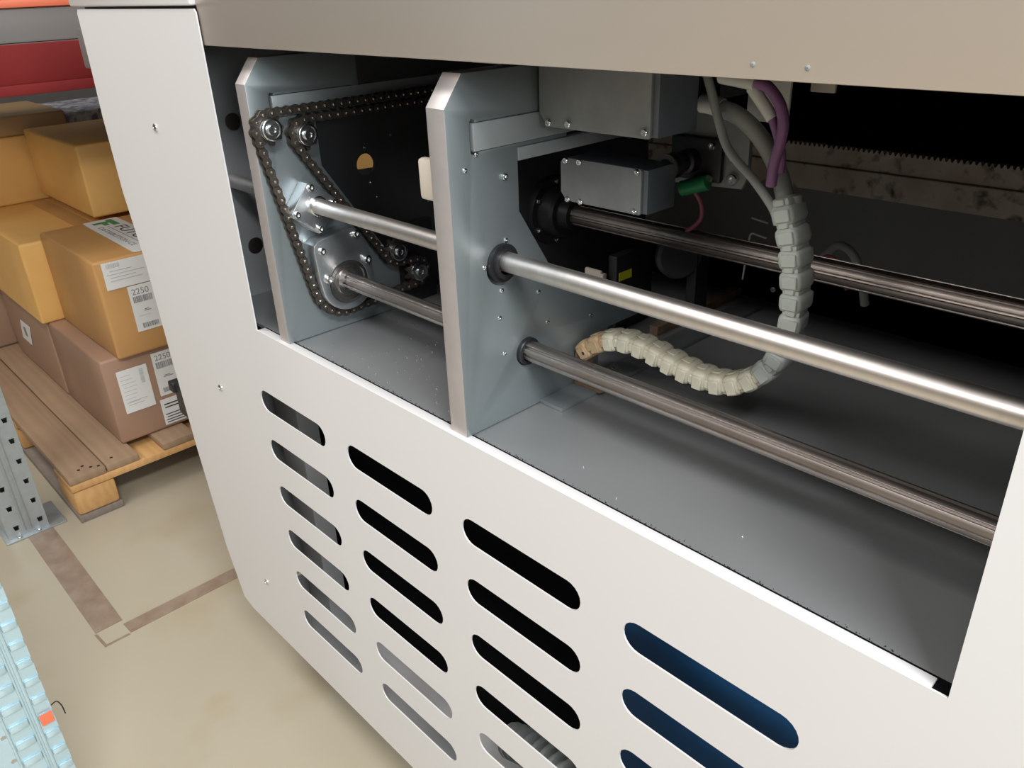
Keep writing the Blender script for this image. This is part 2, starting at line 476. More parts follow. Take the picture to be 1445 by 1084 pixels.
# tray the plates stand on
box('tray', (-0.145, 0.0165, -0.006), (1.74, 0.585, -0.001), MT['tray'], CAB)
sheet('inner_side_wall', [(0.003, -0.001), (1.10, -0.001), (1.10, 0.43), (0.003, 0.43)],
      [circ(0.091, 0.2715, 0.013), circ(0.091, 0.0785, 0.0135), [(0.25, 0.166), (0.40, 0.160), (0.40, 0.26), (0.25, 0.26)]], 'x', -0.1475, -0.145, MT['zinc'], CAB)
screw((-0.145, 0.063, 0.0), (0, 0, 1), 0.005, CAB, DOME)
bw = box('rear_wall', (-0.14, 0.586, 0.070), (1.74, 0.590, 0.177), MT['backwall'], CAB)
# brackets glimpsed below the apron
box('hanging_bracket', (-0.10, 0.14, 0.372), (-0.095, 0.30, 0.392), MT['white'], CAB)
box('hanging_bracket', (0.345, 0.15, 0.369), (0.392, 0.152, 0.392), MT['alu_edge'], CAB)
# feet that carry the cabinet
for x in (-0.2, 1.6):
    for y in (0.12, 1.0):
        lathe('foot', [(0, 0), (0, 0.03), (0.02, 0.03), (0.03, 0.012), (0.178, 0.012), (0.178, 0)], (x, y, FZ), (0, 0, 1), MT['black'], CAB, 16)
# inside the lower cabinet, seen through the slots
box('frame_post', (-0.197, 0.095, -0.699), (-0.118, 0.135, -0.02), MT['white'], CAB, 0.002)
box('frame_post', (-0.29, 0.05, -0.699), (-0.272, 0.10, -0.02), MT['hinge'], CAB, 0.002)
box('lower_dark_sheet', (-0.28, 0.150, -0.699), (1.70, 0.153, -0.01), MT['void'], CAB)  # black sheet added so the slots look into darkness
hing = box('hinge', (-0.56, 0.03, 0.335), (-0.45, 0.05, 0.40), MT['hinge'], CAB, 0.003)
lt = box('side_latch', (-0.50, 0.025, -0.335), (-0.305, 0.06, -0.262), MT['black'], CAB, 0.006)
box('latch_tab', (-0.515, 0.02, -0.285), (-0.49, 0.045, -0.262), MT['black'], lt, 0.004)

# blue drive housing in the lower cabinet
BL = thing('blue_unit', 'dark blue painted unit behind the right-hand slots of the front panel', 'machine unit', (0.8, 0.2, -0.699))
box('body', (0.615, 0.085, -0.52), (1.25, 0.145, -0.15), MT['blue'], BL, 0.02)
for xx in (0.66, 1.15): box('base_rail', (xx, 0.09, -0.6985), (xx+0.04, 0.14, -0.52), MT['black'], BL)
# ribbed hose
def hose():
    pts = catmull([(0.40, 0.11, -0.625), (0.45, 0.105, -0.600), (0.54, 0.10, -0.588), (0.66, 0.060, -0.600), (0.74, 0.040, -0.64), (0.80, 0.040, -0.668)], 70)
    bm = bmesh.new()
    L = 0; rs = []
    for i, p in enumerate(pts):
        if i: L += (p-pts[i-1]).length
        rs.append(0.0225 + 0.0065*(1 if (L % 0.018) < 0.007 else -1))
    tube_bm(bm, pts, lambda t: rs[min(int(round(t*(len(pts)-1))), len(pts)-1)], 14)
    return bm_finish('corrugated_hose', bm, MT['cable'], None, 30)
tag(hose(), 'grey ribbed hose lying behind the lowest slots of the front panel', 'hose')

# ------------------------------------------------------------------ mounting plates
X1A, X1B = 0.060, 0.085
X2A, X2B = 0.441, 0.468
PROF2 = [(0.006, 0.0), (0.225, 0.0), (0.225, 0.058), (0.315, 0.058), (0.315, 0.076), (0.145, 0.158), (0.097, 0.234), (0.097, 0.299),
        (0.17, 0.299), (0.17, 0.375), (0.029, 0.375), (0.006, 0.346)]
PROF1 = [(0.006, 0.0), (0.205, 0.0), (0.205, 0.066), (0.097, 0.234), (0.097, 0.291),
        (0.17, 0.291), (0.17, 0.375), (0.029, 0.375), (0.006, 0.346)]
# two-material plate: broad face + narrow front edges tinted like a warm reflection
def plate(parent, xa, xb, hls, prof, name='plate_body'):
    me = sheet_mesh(prof, hls, 'x', xa, xb, 0.0008)
    o = finish(name, me, [MT['alu'], MT['alu_edge']], parent, 30)
    for p in me.polygons:
        if abs(p.normal.x) < 0.8 and p.normal.y < -0.3: p.material_index = 1
    return o
def dogbone(y0, y1, z0, z1):
    r = 0.0035
    return [(y0, z0-r*0.3), (y0+r*0.5, z0-r), (y0+2*r, z0-r*0.6), (y0+2*r, z0), (y1, z0), (y1, z1), (y0+2*r, z1), (y0+2*r, z1+r*0.6), (y0+r*0.5, z1+r), (y0, z1+r*0.3), (y0-r*0.3, z1-r), (y0-r*0.3, z0+r)]

P1 = thing('support_plate', 'grey metal plate at the left carrying the roller chain, bearing housing and shafts', 'metal plate', (0.072, 0.1, 0.0), 'upright plates across the machine bay')
plate(P1, X1A, X1B, [dogbone(0.036, 0.16, 0.303, 0.330)], PROF1)
box('idler_bracket', (0.074, 0.2055, 0.0), (0.084, 0.275, 0.125), MT['black'], P1, 0.001)
P2 = thing('support_plate', 'large bare grey metal plate in the middle, rod and splined shaft passing through it', 'metal plate', (0.455, 0.1, 0.0), 'upright plates across the machine bay')
plate(P2, X2A, X2B, [circ(0.0687, 0.182, 0.021, 28), circ(0.102, 0.0725, 0.0165, 28), dogbone(0.036, 0.16, 0.303, 0.330)], PROF2)
# dowels and screws in plate 2
for y, z in ((0.0266, 0.2876), (0.0763, 0.2077), (0.045, 0.1858), (0.0671, 0.1549), (0.1222, 0.1379), (0.0623, 0.1249), (0.1359, 0.0972), (0.0671, 0.0814), (0.2105, 0.0833), (0.042, 0.3005)):
    screw((X2B, y, z), (1, 0, 0), 0.0027, P2, DOME)
screw((X2B, 0.0769, 0.2733), (1, 0, 0), 0.0036, P2)
# bushings
lathe('bushing', [(-0.004, 0.0110), (-0.004, 0.0205), (0.0, 0.0205), (0.0045, 0.0205), (0.0045, 0.0165), (0.009, 0.0160), (0.009, 0.0112)], (X2B, 0.0687, 0.1855), (1, 0, 0), MT['black'], P2, 36)
lathe('bushing', [(-0.006, 0.0110), (-0.006, 0.0163), (0.0, 0.0163), (0.004, 0.0160), (0.005, 0.0150), (0.005, 0.0118)], (X2B, 0.102, 0.0733), (1, 0, 0), MT['black'], P2, 36)
# grey guide bars in the slots
for P, xb in ((P1, X1B), (P2, X2B)):
    b = box('guide_bar', (xb-0.010, 0.0385, 0.3035), (xb+0.0015, 0.56, 0.3295), MT['bar'], P, 0.0006)
box('rear_arm', (X2B-0.009, 0.0975, 0.2855), (X2B+0.001, 0.42, 0.2985), MT['bar'], P2, 0.0006)
# beige plastic catch on the hidden side of plate 2
ct = box('plastic_catch', (0.404, 0.018, 0.252), (0.441, 0.030, 0.294), MT['beige'], P2, 0.004)
box('catch_back', (0.418, 0.026, 0.270), (0.441, 0.036, 0.312), MT['beige'], P2, 0.002)
# foot strip beside plate 2
box('foot_strip', (X2B, 0.12, -0.001), (0.5035, 0.56, 0.004), MT['alu'], P2, 0.0006)
box('rust_strip', (0.436, 0.37, -0.001), (0.450, 0.58, 0.012), MT['rust'], P2, 0.001)
screw((0.4765, 0.243, 0.004), (0, 0, 1), 0.0022, P2, DOME)

# square clamp of the smooth rod on plate 1
cy_, cz_ = 0.0645, 0.1855
def diamond(half, ch, cy, cz):
    base = [(-half, -half+ch), (-half+ch, -half), (half-ch, -half), (half, -half+ch), (half, half-ch), (half-ch, half), (-half+ch, half), (-half, half-ch)]
    a = math.radians(51)
    return [(cy + p[0]*math.cos(a)-p[1]*math.sin(a), cz + p[0]*math.sin(a)+p[1]*math.cos(a)) for p in base]
sheet('rod_clamp', diamond(0.0265, 0.004, cy_, cz_), [], 'x', X1B, 0.108, MT['housing'], P1, 25, 0.001)
for k in range(4):
    a = math.radians(51+45+90*k)
    rr = 0.0285
    screw((0.108, cy_+rr*math.cos(a), cz_+rr*math.sin(a)), (1, 0, 0), 0.0046, P1, None, 'clamp_screw')
lathe('clamp_collar', [(0, 0.0106), (0, 0.0135), (0.004, 0.0135), (0.005, 0.0125), (0.005, 0.0106)], (0.108, 0.0687, 0.188), (1, 0, 0), MT['bright'], P1, 32)
# bearing housing
by, bz = 0.1005, 0.0735
hp = []
for i in range(19):
    a = math.radians(192 + (352-192)*i/18)
    hp.append((by+0.0425*math.cos(a), bz+0.0405*math.sin(a)))
hp += [(0.1425, 0.095), (0.1365, 0.125), (0.128, 0.139), (0.118, 0.1485), (0.104, 0.1495), (0.060, 0.141), (0.0535, 0.136), (0.052, 0.128), (0.0555, 0.085)]
HS = sheet('bearing_housing', hp, [circ(by, bz, 0.031, 36)], 'x', X1B, 0.110, MT['housing'], P1, 25, 0.0012)
lathe('ball_bearing', [(0, 0.031), (0.0245, 0.031), (0.0245, 0.0265), (0.022, 0.026), (0.022, 0.0205), (0.0245, 0.020), (0.0265, 0.0195), (0.0265, 0.0150), (0.0245, 0.0145), (0.0245, 0.0112), (0.0, 0.0112)], (0.0852, by+0.001, bz), (1, 0, 0), MT['bright'], P1, 40)
lathe('bearing_seal', [(0, 0.0206), (0.0, 0.0262), (0.0012, 0.0262), (0.0012, 0.0206)], (0.1062, by+0.001, bz), (1, 0, 0), MT['spline_dark'], P1, 40)
for (y, z, r) in ((0.0635, 0.127, 0.005), (0.120, 0.139, 0.005), (0.068, 0.0855, 0.0062), (0.133, 0.099, 0.0062)):
    screw((0.110, y, z), (1, 0, 0), r, P1, None, 'housing_bolt')
# idler sprockets
def sprocket(name, y, z, parent, dark=False):
    n = 9; R = 0.0186
    pts = []
    for i in range(n*6):
        a = 2*PI*i/(n*6); k = i % 6
        rr = {0: 0.0215, 1: 0.0205, 2: 0.0155, 3: 0.0142, 4: 0.0155, 5: 0.0205}[k]
        pts.append((y+rr*math.cos(a), z+rr*math.sin(a)))
    s = sheet(name, pts, [circ(y, z, 0.008, 16)], 'x', 0.0915, 0.0965, MT['chain'], parent, 25)
    lathe('hub', [(0, 0.0), (0, 0.0135), (0.0125, 0.0135), (0.013, 0.0118), (0.015, 0.0118), (0.0155, 0.0137), (0.0195, 0.0137), (0.0200, 0.0128), (0.0200, 0.0110), (0.0185, 0.0106), (0.0185, 0.0070), (0.0225, 0.0066), (0.0225, 0.0036), (0.0205, 0.0030), (0.0205, 0)], (0.087, y, z), (1, 0, 0), MT['bright'], s, 28)
    return s
W_ = [(0.0225, 0.2925), (0.0715, 0.2795), (0.195, 0.0935), (0.2295, 0.0535)]
for y, z in W_: sprocket('sprocket', y, z, P1)
# driven sprocket hidden behind the bearing housing
lathe('drive_sprocket', [(0, 0.0), (0, 0.043), (0.005, 0.043), (0.005, 0)], (0.0915-0.0001, 0.1005, 0.0735), (1, 0, 0), MT['chain'], P1, 40)

# ------------------------------------------------------------------ roller chain
def chain_path():
    # wheels: (centre y, z, pitch radius, sense) sense +1 counter-clockwise seen from +x with y to the right
    whl = [(0.0225, 0.2925, 0.0186, 1), (0.1005, 0.0740, 0.0485, 1), (0.2295, 0.0535, 0.0186, 1), (0.195, 0.0935, 0.0186, -1), (0.0715, 0.2795, 0.0186, -1)]
    def tangent(c1, r1, s1, c2, r2, s2):
        d = c2-c1; D = d.length; u = d/D
        n = Vector((-u.y, u.x))                      # left normal
        a = -s1*r1; b = -s2*r2                       # offset of contact on left normal
        # contact points: c1 + m*a , c2 + m*b, with m unit normal, line direction perpendicular to m
        k = (b-a)/D
        # m = n*cosphi + u*sinphi such that u.m*D + (b-a)=0
        sp = -k
        cp = math.sqrt(max(0, 1-sp*sp))
        m = n*cp + u*sp
        return c1+m*a, c2+m*b
    pts = [Vector((0.55, 0.3085))]
    prev = None
    n = len(whl)
    entries = []
    start = Vector((0.55, 0.3105)); end = Vector((0.55, 0.298))
    C = [Vector(w[:2]) for w in whl]
    seg = []
    a, b = tangent(start, 0.0, 1, C[0], whl[0][2], whl[0][3]); seg.append((a, b))
    for i in range(n-1):
        seg.append(tangent(C[i], whl[i][2], whl[i][3], C[i+1], whl[i+1][2], whl[i+1][3]))
    a, b = tangent(C[-1], whl[-1][2], whl[-1][3], end, 0.0, 1); seg.append((a, b))
    out = [seg[0][0], seg[0][1]]
    for i in range(n):
        p_in = seg[i][1]; p_out = seg[i+1][0]
        a0 = math.atan2(p_in.y-C[i].y, p_in.x-C[i].x); a1 = math.atan2(p_out.y-C[i].y, p_out.x-C[i].x)
        s = whl[i][3]; d = (a1-a0)*s
        while d < 0: d += 2*PI
        m = max(2, int(d/0.08))
        for k in range(1, m+1):
            a = a0 + s*d*k/m
            out.append(C[i]+Vector((math.cos(a), math.sin(a)))*whl[i][2])
        out.append(seg[i+1][1])
    return out

def resample(pts, step):
    out = [pts[0].copy()]; i = 0; cur = pts[0].copy()
    # walk so that chord length == step
    total = [0]
    for a, b in zip(pts[:-1], pts[1:]): total.append(total[-1]+(b-a).length)
    def at(s):
        import bisect
        k = min(max(bisect.bisect_right(total, s)-1, 0), len(pts)-2)
        L = total[k+1]-total[k]
        return pts[k].lerp(pts[k+1], 0 if L < 1e-9 else (s-total[k])/L)
    s = 0
    while s + step < total[-1]:
        ds = step
        for _ in range(5):
            ds *= step/max(1e-6, (at(s+ds)-out[-1]).length)
        s += ds
        if s > total[-1]: break
        out.append(at(s))
    return out

PITCH_ = 0.0127
def link_outline(h, n=7):
    pts = []
    w = 0.0042
    for c, a0 in ((PITCH_/2, -PI/2), (-PITCH_/2, PI/2)):
        for i in range(n):
            a = a0 + PI*i/(n-1)
            pts.append((c+h*math.cos(a), h*math.sin(a)))
        pts.append((0, w if c > 0 else -w))
    return pts
def link_mesh(outer):
    bm = bmesh.new()
    xo = 0.0056 if outer else 0.0040
    th = 0.0014
    ol = link_outline(0.0058 if outer else 0.0056)
    for s in (-1, 1):
        a = [bm.verts.new((s*xo, p[0], p[1])) for p in ol]
        b = [bm.verts.new((s*(xo-th), p[0], p[1])) for p in ol]
        bm.faces.new(a); bm.faces.new(b[::-1])
        for i in range(len(ol)):
            j = (i+1) % len(ol); bm.faces.new((a[i], a[j], b[j], b[i]))
    nf = len(bm.faces)
    if outer:
        for c in (-PITCH_/2, PITCH_/2):
            lathe_bm(bm, [(0, 0), (0, 0.0020), (0.0142, 0.0020), (0.0148, 0.0013), (0.0148, 0)], (-0.0070, c, 0), (1, 0, 0), 8)
    else:
        for c in (-PITCH_/2, PITCH_/2):
            lathe_bm(bm, [(0, 0), (0, 0.0040), (0.0052, 0.0040), (0.0052, 0)], (-0.0026, c, 0), (1, 0, 0), 10)
    bmesh.ops.recalc_face_normals(bm, faces=bm.faces)
    me = bpy.data.meshes.new('outer_link' if outer else 'inner_link')
    bm.to_mesh(me); bm.free()
    me.materials.append(MT['chain']); me.materials.append(MT['pin'])
    if outer:
        for i, p in enumerate(me.polygons):
            if i >= nf: p.material_index = 1
    me.shade_smooth(); me.set_sharp_from_angle(angle=math.radians(30))
    return me
CH = thing('roller_chain', 'dark oily roller chain looped over the sprockets of the left plate', 'chain', (0.094, 0.1, 0.15))
LM = (link_mesh(True), link_mesh(False))
cp = resample(chain_path(), PITCH_)
for i, (a, b) in enumerate(zip(cp[:-1], cp[1:])):
    o = bpy.data.objects.new('outer_link' if i % 2 == 0 else 'inner_link', LM[i % 2])
    m = (a+b)/2
    _put(o, CH, (0.0940, m.x, m.y))
    o.rotation_euler = (math.atan2(b.y-a.y, b.x-a.x), 0, 0)

# ------------------------------------------------------------------ rods and shafts
rod = lathe('guide_rod', [(0, 0), (0, 0.0100), (0.001, 0.0105), (1.80, 0.0105), (1.801, 0.0100), (1.801, 0)], (-0.143, 0.0687, 0.188), (1, 0, 0), MT['rod'], None, 48)
tag(rod, 'smooth polished steel rod, the upper front one through both plates', 'rod', 'steel bars running along the machine')
def splined(name, y, z, r, x0, x1, m, n=8, ph=0.2):
    bm = bmesh.new()
    prof = []
    for k in range(n):
        a0 = 2*PI*k/n + ph
        for f, rr in ((0.0, r), (0.2, r*1.0), (0.4, r*1.0), (0.60, r*1.0), (0.64, r*0.82), (0.80, r*0.78), (0.96, r*0.82)):
            a = a0 + 2*PI/n*f
            prof.append((y+rr*math.cos(a), z+rr*math.sin(a)))
    A = [bm.verts.new((x0, p[0], p[1])) for p in prof]
    B = [bm.verts.new((x1, p[0], p[1])) for p in prof]
    for i in range(len(prof)):
        j = (i+1) % len(prof); bm.faces.new((A[i], A[j], B[j], B[i]))
    bm.faces.new(A[::-1]); bm.faces.new(B)
    return bm_finish(name, bm, m, None, 24)
s1 = splined('splined_shaft', 0.102, 0.0745, 0.0115, 0.087, 1.70, MT['spline'])
tag(s1, 'grooved steel shaft, the lower front one from the ball bearing', 'shaft', 'steel bars running along the machine')
s2 = splined('splined_shaft', 0.330, 0.1585, 0.0135, 0.29, 1.70, MT['spline_dark'], 8, 0.05)
tag(s2, 'dull grooved steel shaft farther back behind the cable chain', 'shaft', 'steel bars running along the machine')

# ------------------------------------------------------------------ dark bracket sheet behind plate 1
DP = sheet('dark_bracket', [(0.112, 0.0), (0.57, 0.0), (0.57, 0.289), (0.112, 0.289)], [circ(0.191, 0.2150, 0.0155, 28)], 'x', 0.044, 0.048, MT['darkpanel'])
tag(DP, 'tall dark sheet with a round hole standing between the two grey plates', 'metal sheet')
for y, z in ((0.1925, 0.2390), (0.196, 0.188), (0.205, 0.165), (0.24, 0.25), (0.30, 0.14)):
    screw((0.048, y, z), (1, 0, 0), 0.0022, DP, DOME)

# ------------------------------------------------------------------ rear parts: hub plate, rack rail, motor
HB = thing('hub_plate', 'dark carrier plate with a round black hub holding the rear grooved shaft', 'metal plate', (0.30, 0.34, 0.0))
sheet('plate_body', [(0.22, 0.0), (0.55, 0.0), (0.55, 0.30), (0.22, 0.30)], [circ(0.33, 0.1585, 0.03, 28)], 'x', 0.275, 0.285, MT['darkpanel'], HB)
lathe('hub', [(0, 0.014), (0, 0.046), (0.006, 0.047), (0.012, 0.046), (0.012, 0.036), (0.03, 0.034), (0.034, 0.030), (0.034, 0.022), (0.05, 0.020), (0.05, 0.014)], (0.285, 0.330, 0.1585), (1, 0, 0), MT['black'], HB, 40)
for k in range(6):
    a = PI/6 + k*PI/3
    screw((0.297, 0.330+0.041*math.cos(a), 0.1585+0.041*math.sin(a)), (1, 0, 0), 0.0036, HB)

RK = thing('gear_rack', 'long grease-stained toothed rail across the back of the bay', 'gear rack', (0.8, 0.585, 0.18))
box('rail_body', (0.20, 0.574, 0.1775), (1.74, 0.589, 0.2105), MT['rail'], RK, 0.001)
bm = bmesh.new()
x = 0.20; top = []
while x < 1.74:
    top += [(x, 0.2335), (x+0.0016, 0.2375), (x+0.0034, 0.2375), (x+0.0050, 0.2335)]
    x += 0.0068
prof = [(0.20, 0.2115)] + top + [(1.74, 0.2335), (1.74, 0.2115)]
A = [bm.verts.new((p[0], 0.579, p[1])) for p in prof]; B = [bm.verts.new((p[0], 0.589, p[1])) for p in prof]
bm.faces.new(A); bm.faces.new(B[::-1])
for i in range(len(prof)):
    j = (i+1) % len(prof); bm.faces.new((A[i], B[i], B[j], A[j]))
bm_finish('toothed_strip', bm, MT['rail'], RK, 20)

# junction boxes
def junction(name, label, x0, x1, z0, z1, y0, y1, screws, parent_scale=1.0, ch=0.012):
    T = thing(name, label, 'junction box', ((x0+x1)/2, (y0+y1)/2, z0), 'cast junction boxes')
    cov = [(x0+ch, z0), (x1-0.002, z0), (x1, z0+0.002), (x1, z1-0.002), (x1-0.002, z1), (x0+ch*0.6, z1), (x0, z1-ch*0.6), (x0, z0+ch)]
    sheet('body', [(x0+ch, z0+0.001), (x1+0.006, z0+0.001), (x1+0.006, z1-0.001), (x0+ch*0.6, z1-0.001), (x0+0.001, z1-ch*0.6), (x0+0.001, z0+ch)], [], 'y', y0+0.004, y1, MT['junction_side'], T, 30, 0.001)
    sheet('cover', cov, [], 'y', y0, y0+0.004, MT['junction'], T, 30, 0.0006)
    for p in screws: screw((p[0], y0, p[1]), (0, -1, 0), 0.0035, T, None, 'cover_screw')
    return T
junction('junction_box', 'grey painted metal box, the bigger upper one tucked below the apron', 0.4735, 0.6120, 0.3165, 0.406, 0.124, 0.187,
         [(0.487, 0.3205), (0.5135, 0.3215), (0.607, 0.3225)])
junction('junction_box', 'grey metal box with six cover screws, the smaller lower one', 0.4300, 0.5450, 0.2200, 0.2685, 0.200, 0.252,
         [(0.439, 0.2655), (0.4595, 0.2660), (0.5395, 0.2650), (0.4420, 0.2225), (0.4615, 0.2225), (0.5385, 0.2240)], 1.0, 0.009)

# motor with bracket
MO = thing('drive_motor', 'black small motor with square flange bolted to a grey bracket', 'motor', (0.57, 0.31, 0.22))
sheet('bracket', [(0.512, 0.232), (0.600, 0.236), (0.606, 0.250), (0.604, 0.318), (0.520, 0.318)], [], 'y', 0.305, 0.312, MT['junction'], MO, 30, 0.001)
box('flange', (0.510, 0.296, 0.240), (0.578, 0.3045, 0.288), MT['black'], MO, 0.004)
lathe('shaft_coupling', [(0, 0), (0, 0.011), (0.012, 0.011), (0.012, 0.014), (0.016, 0.014), (0.018, 0.010), (0.030, 0.010), (0.032, 0.013), (0.046, 0.013), (0.046, 0)], (0.540, 0.250, 0.262), (0, 1, 0), MT['black'], MO, 24)
lathe('ring', [(0, 0.009), (0, 0.0145), (0.003, 0.0145), (0.003, 0.009)], (0.540, 0.248, 0.262), (0, 1, 0), MT['spline_dark'], MO, 24)
for p in ((0.566, 0.280), (0.518, 0.246), (0.566, 0.246)): screw((p[0], 0.296, p[1]), (0, -1, 0), 0.0042, MO)
screw((0.588, 0.305, 0.268), (0, -1, 0), 0.0055, MO)
screw((0.590, 0.305, 0.246), (0, -1, 0), 0.0065, MO)
box('hanger', (0.530, 0.3055, 0.318), (0.560, 0.3115, 0.431), MT['void'], MO)
gc = cyl('green_connector', (0.536, 0.285, 0.232), (0.85, 0.1, 0.28), 0.034, 0.0085, MT['green'], None, 20)
tag(gc, 'green cylindrical plug hanging under the black motor', 'connector')
pk = tube('pink_wire', [(0.548, 0.290, 0.232), (0.553, 0.30, 0.215), (0.548, 0.31, 0.195), (0.532, 0.32, 0.18), (0.51, 0.33, 0.165)], 0.0025, MT['pink'], None, 8)
tag(pk, 'thin pink wire dropping from the green plug', 'wire')

# dark machinery low at the back between plate and cable chain
BK = thing('sensor_bracket', 'beige tab and black block with a yellow sticker, low behind the middle plate', 'bracket', (0.40, 0.38, 0.0))
box('block', (0.385, 0.34, 0.0), (0.400, 0.42, 0.110), MT['black'], BK, 0.002)
box('sticker', (0.3995, 0.345, 0.074), (0.4006, 0.372, 0.086), MT['yellow'], BK)
box('beige_tab', (0.350, 0.330, 0.045), (0.380, 0.336, 0.088), MT['beige'], BK, 0.003)
box('tab_edge', (0.381, 0.328, 0.045), (0.386, 0.336, 0.085), MT['beige'], BK, 0.001)
PU = thing('rear_pulley', 'dark round pulley below the rear grooved shaft', 'pulley', (0.45, 0.42, 0.0))
lathe('wheel', [(0, 0.0), (0, 0.030), (0.004, 0.034), (0.012, 0.034), (0.016, 0.030), (0.016, 0)], (0.440, 0.42, 0.105), (1, -0.6, 0), MT['darkpanel'], PU, 32)
box('pillar', (0.4515, 0.43, -0.001), (0.4665, 0.46, 0.105), MT['black'], PU)

# ------------------------------------------------------------------ cable carrier
def carrier():
    ctl = [(0.478, 0.188, 0.046), (0.500, 0.192, 0.064), (0.530, 0.195, 0.0745), (0.565, 0.198, 0.0735), (0.600, 0.198, 0.0665), (0.640, 0.198, 0.0615),
           (0.675, 0.198, 0.0655), (0.703, 0.198, 0.083), (0.722, 0.198, 0.106), (0.730, 0.199, 0.135), (0.732, 0.20, 0.165), (0.729, 0.20, 0.195), (0.723, 0.20, 0.225), (0.714, 0.20, 0.252), (0.710, 0.20, 0.266)]
    pts = resample(catmull(ctl, 14), 0.0205)
    T = thing('cable_carrier', 'jointed off-white plastic cable chain curling down and across the bay', 'cable chain', (0.6, 0.195, 0.0))
    def lm(name, m):
        bm = bmesh.new()
        # shell (local X along path, Y width, Z height)
        L, Wd, H = 0.0240, 0.0320, 0.0222
        add_box(bm, (-L*0.46, -Wd/2, -H/2), (L*0.34, Wd/2, H/2), 0.0060, None, 3)
        add_box(bm, (L*0.20, -Wd*0.40, -H*0.40), (L*0.60, Wd*0.40, H*0.40), 0.0035, None, 2)
        # side cheeks and window lugs
        for s in (-1, 1):
            add_box(bm, (-L*0.30, s*Wd*0.5-0.0012, -H*0.40), (L*0.20, s*Wd*0.5+0.0012, H*0.28), 0.0010, None, 1)
            add_box(bm, (L*0.30, s*Wd*0.40-0.0022, -H*0.22), (L*0.56, s*Wd*0.40+0.0022, H*0.22), 0.0010, None, 1)
        add_box(bm, (-L*0.42, -Wd*0.18, H*0.46), (L*0.02, Wd*0.18, H*0.55), 0.0008, None, 1)
        bmesh.ops.recalc_face_normals(bm, faces=bm.faces)
        me = bpy.data.meshes.new(name); bm.to_mesh(me); bm.free()
        me.materials.append(m); me.shade_smooth(); me.set_sharp_from_angle(angle=math.radians(40))
        return me
    ms = {'a': lm('link', MT['nylon']), 'b': lm('link', MT['nylon_clean']), 'c': lm('link', MT['nylon_brown'])}
    n = len(pts)-1
    for i in range(n):
        a, b = pts[i], pts[i+1]; d = (b-a).normalized()
        me = ms['c'] if i < 2 else (ms['a'] if i < 12 else ms['b'])
        o = bpy.data.objects.new('link', me)
        _put(o, T, (a+b)/2)
        o.rotation_euler = (0, -math.atan2(d.z, d.x), math.atan2(d.y, abs(d.x)+1e-6)*0.3)
        if i < 2: o['label'] = 'oil-stained brown link'
    boxes('end_bracket', [((0.4690, 0.178, 0.004), (0.512, 0.212, 0.007)), ((0.4690, 0.180, 0.004), (0.4735, 0.210, 0.045))], MT['rust'], T, 0.0008)
    for p in ((0.520, 0.1785, 0.068), (0.489, 0.1735, 0.052), (0.716, 0.1835, 0.1825)):
        screw(p, (0, -1, 0), 0.0026, T, PINM, 'rivet')
    return T
PINM = make_screw_mesh('rivet', MT['black'], False)
carrier()

# cables above the carrier
def cab(name, label, ctl, r, m, cat='cable', group=None):
    o = tube(name, ctl, r, m, None, 12)
    tag(o, label, cat, group); return o
cab('grey_cable', 'thin grey cable hanging from below the apron into the cable chain',
    [(0.600, 0.20, 0.400), (0.622, 0.198, 0.356), (0.636, 0.196, 0.325), (0.650, 0.195, 0.300), (0.678, 0.194, 0.278), (0.700, 0.195, 0.255), (0.706, 0.197, 0.240)], 0.0042, MT['cable'], 'cable', 'cables above the cable chain')
gt = thing('grey_conduit', 'thick grey conduit with a white end sleeve bending into the cable chain', 'cable', (0.68, 0.21, 0.30), 'cables above the cable chain')
tube('conduit', [(0.622, 0.214, 0.3345), (0.642, 0.213, 0.330), (0.661, 0.212, 0.320), (0.679, 0.210, 0.305), (0.694, 0.208, 0.286), (0.704, 0.205, 0.268), (0.710, 0.202, 0.253)], 0.0082, MT['cable'], gt, 16)
tube('white_sleeve', [(0.604, 0.2145, 0.3370), (0.615, 0.2145, 0.3360), (0.627, 0.214, 0.3338)], 0.0090, MT['white_plastic'], gt, 16)
lathe('collar', [(0, 0.0090), (0, 0.0115), (0.016, 0.0115), (0.016, 0.0090)], (0.7125, 0.2035, 0.250), (-0.15, 0.02, 0.95), MT['nylon_clean'], gt, 20)
cab('purple_cable', 'purple cable looping out of a white fitting beside the grey conduit',
    [(0.676, 0.187, 0.3625), (0.690, 0.185, 0.359), (0.703, 0.184, 0.346), (0.708, 0.184, 0.330), (0.706, 0.185, 0.313), (0.702, 0.186, 0.297), (0.699, 0.190, 0.276)], 0.0050, MT['purple'], 'cable', 'cables above the cable chain')
cab('purple_cable', 'short purple cable behind the looping purple one, leaving a slim white fitting',
    [(0.693, 0.190, 0.334), (0.700, 0.190, 0.320), (0.705, 0.191, 0.304), (0.706, 0.191, 0.288)], 0.0040, MT['purple'], 'cable', 'cables above the cable chain')
wf = thing('white_fitting', 'white angled plastic fittings under the apron where the purple cables start', 'cable fitting', (0.65, 0.2, 0.34))
tube('sleeve', [(0.638, 0.192, 0.3650), (0.656, 0.190, 0.3635), (0.677, 0.187, 0.3615)], 0.0066, MT['white_plastic'], wf, 12)
tube('sleeve', [(0.672, 0.188, 0.3580), (0.683, 0.189, 0.3460), (0.694, 0.190, 0.3330)], 0.0056, MT['white_plastic'], wf, 12)
box('angle_plate', (0.642, 0.232, 0.322), (0.685, 0.236, 0.396), MT['white_plastic'], wf, 0.001)
box('side_tab', (0.688, 0.262, 0.347), (0.712, 0.266, 0.396), MT['beige'], wf, 0.001)
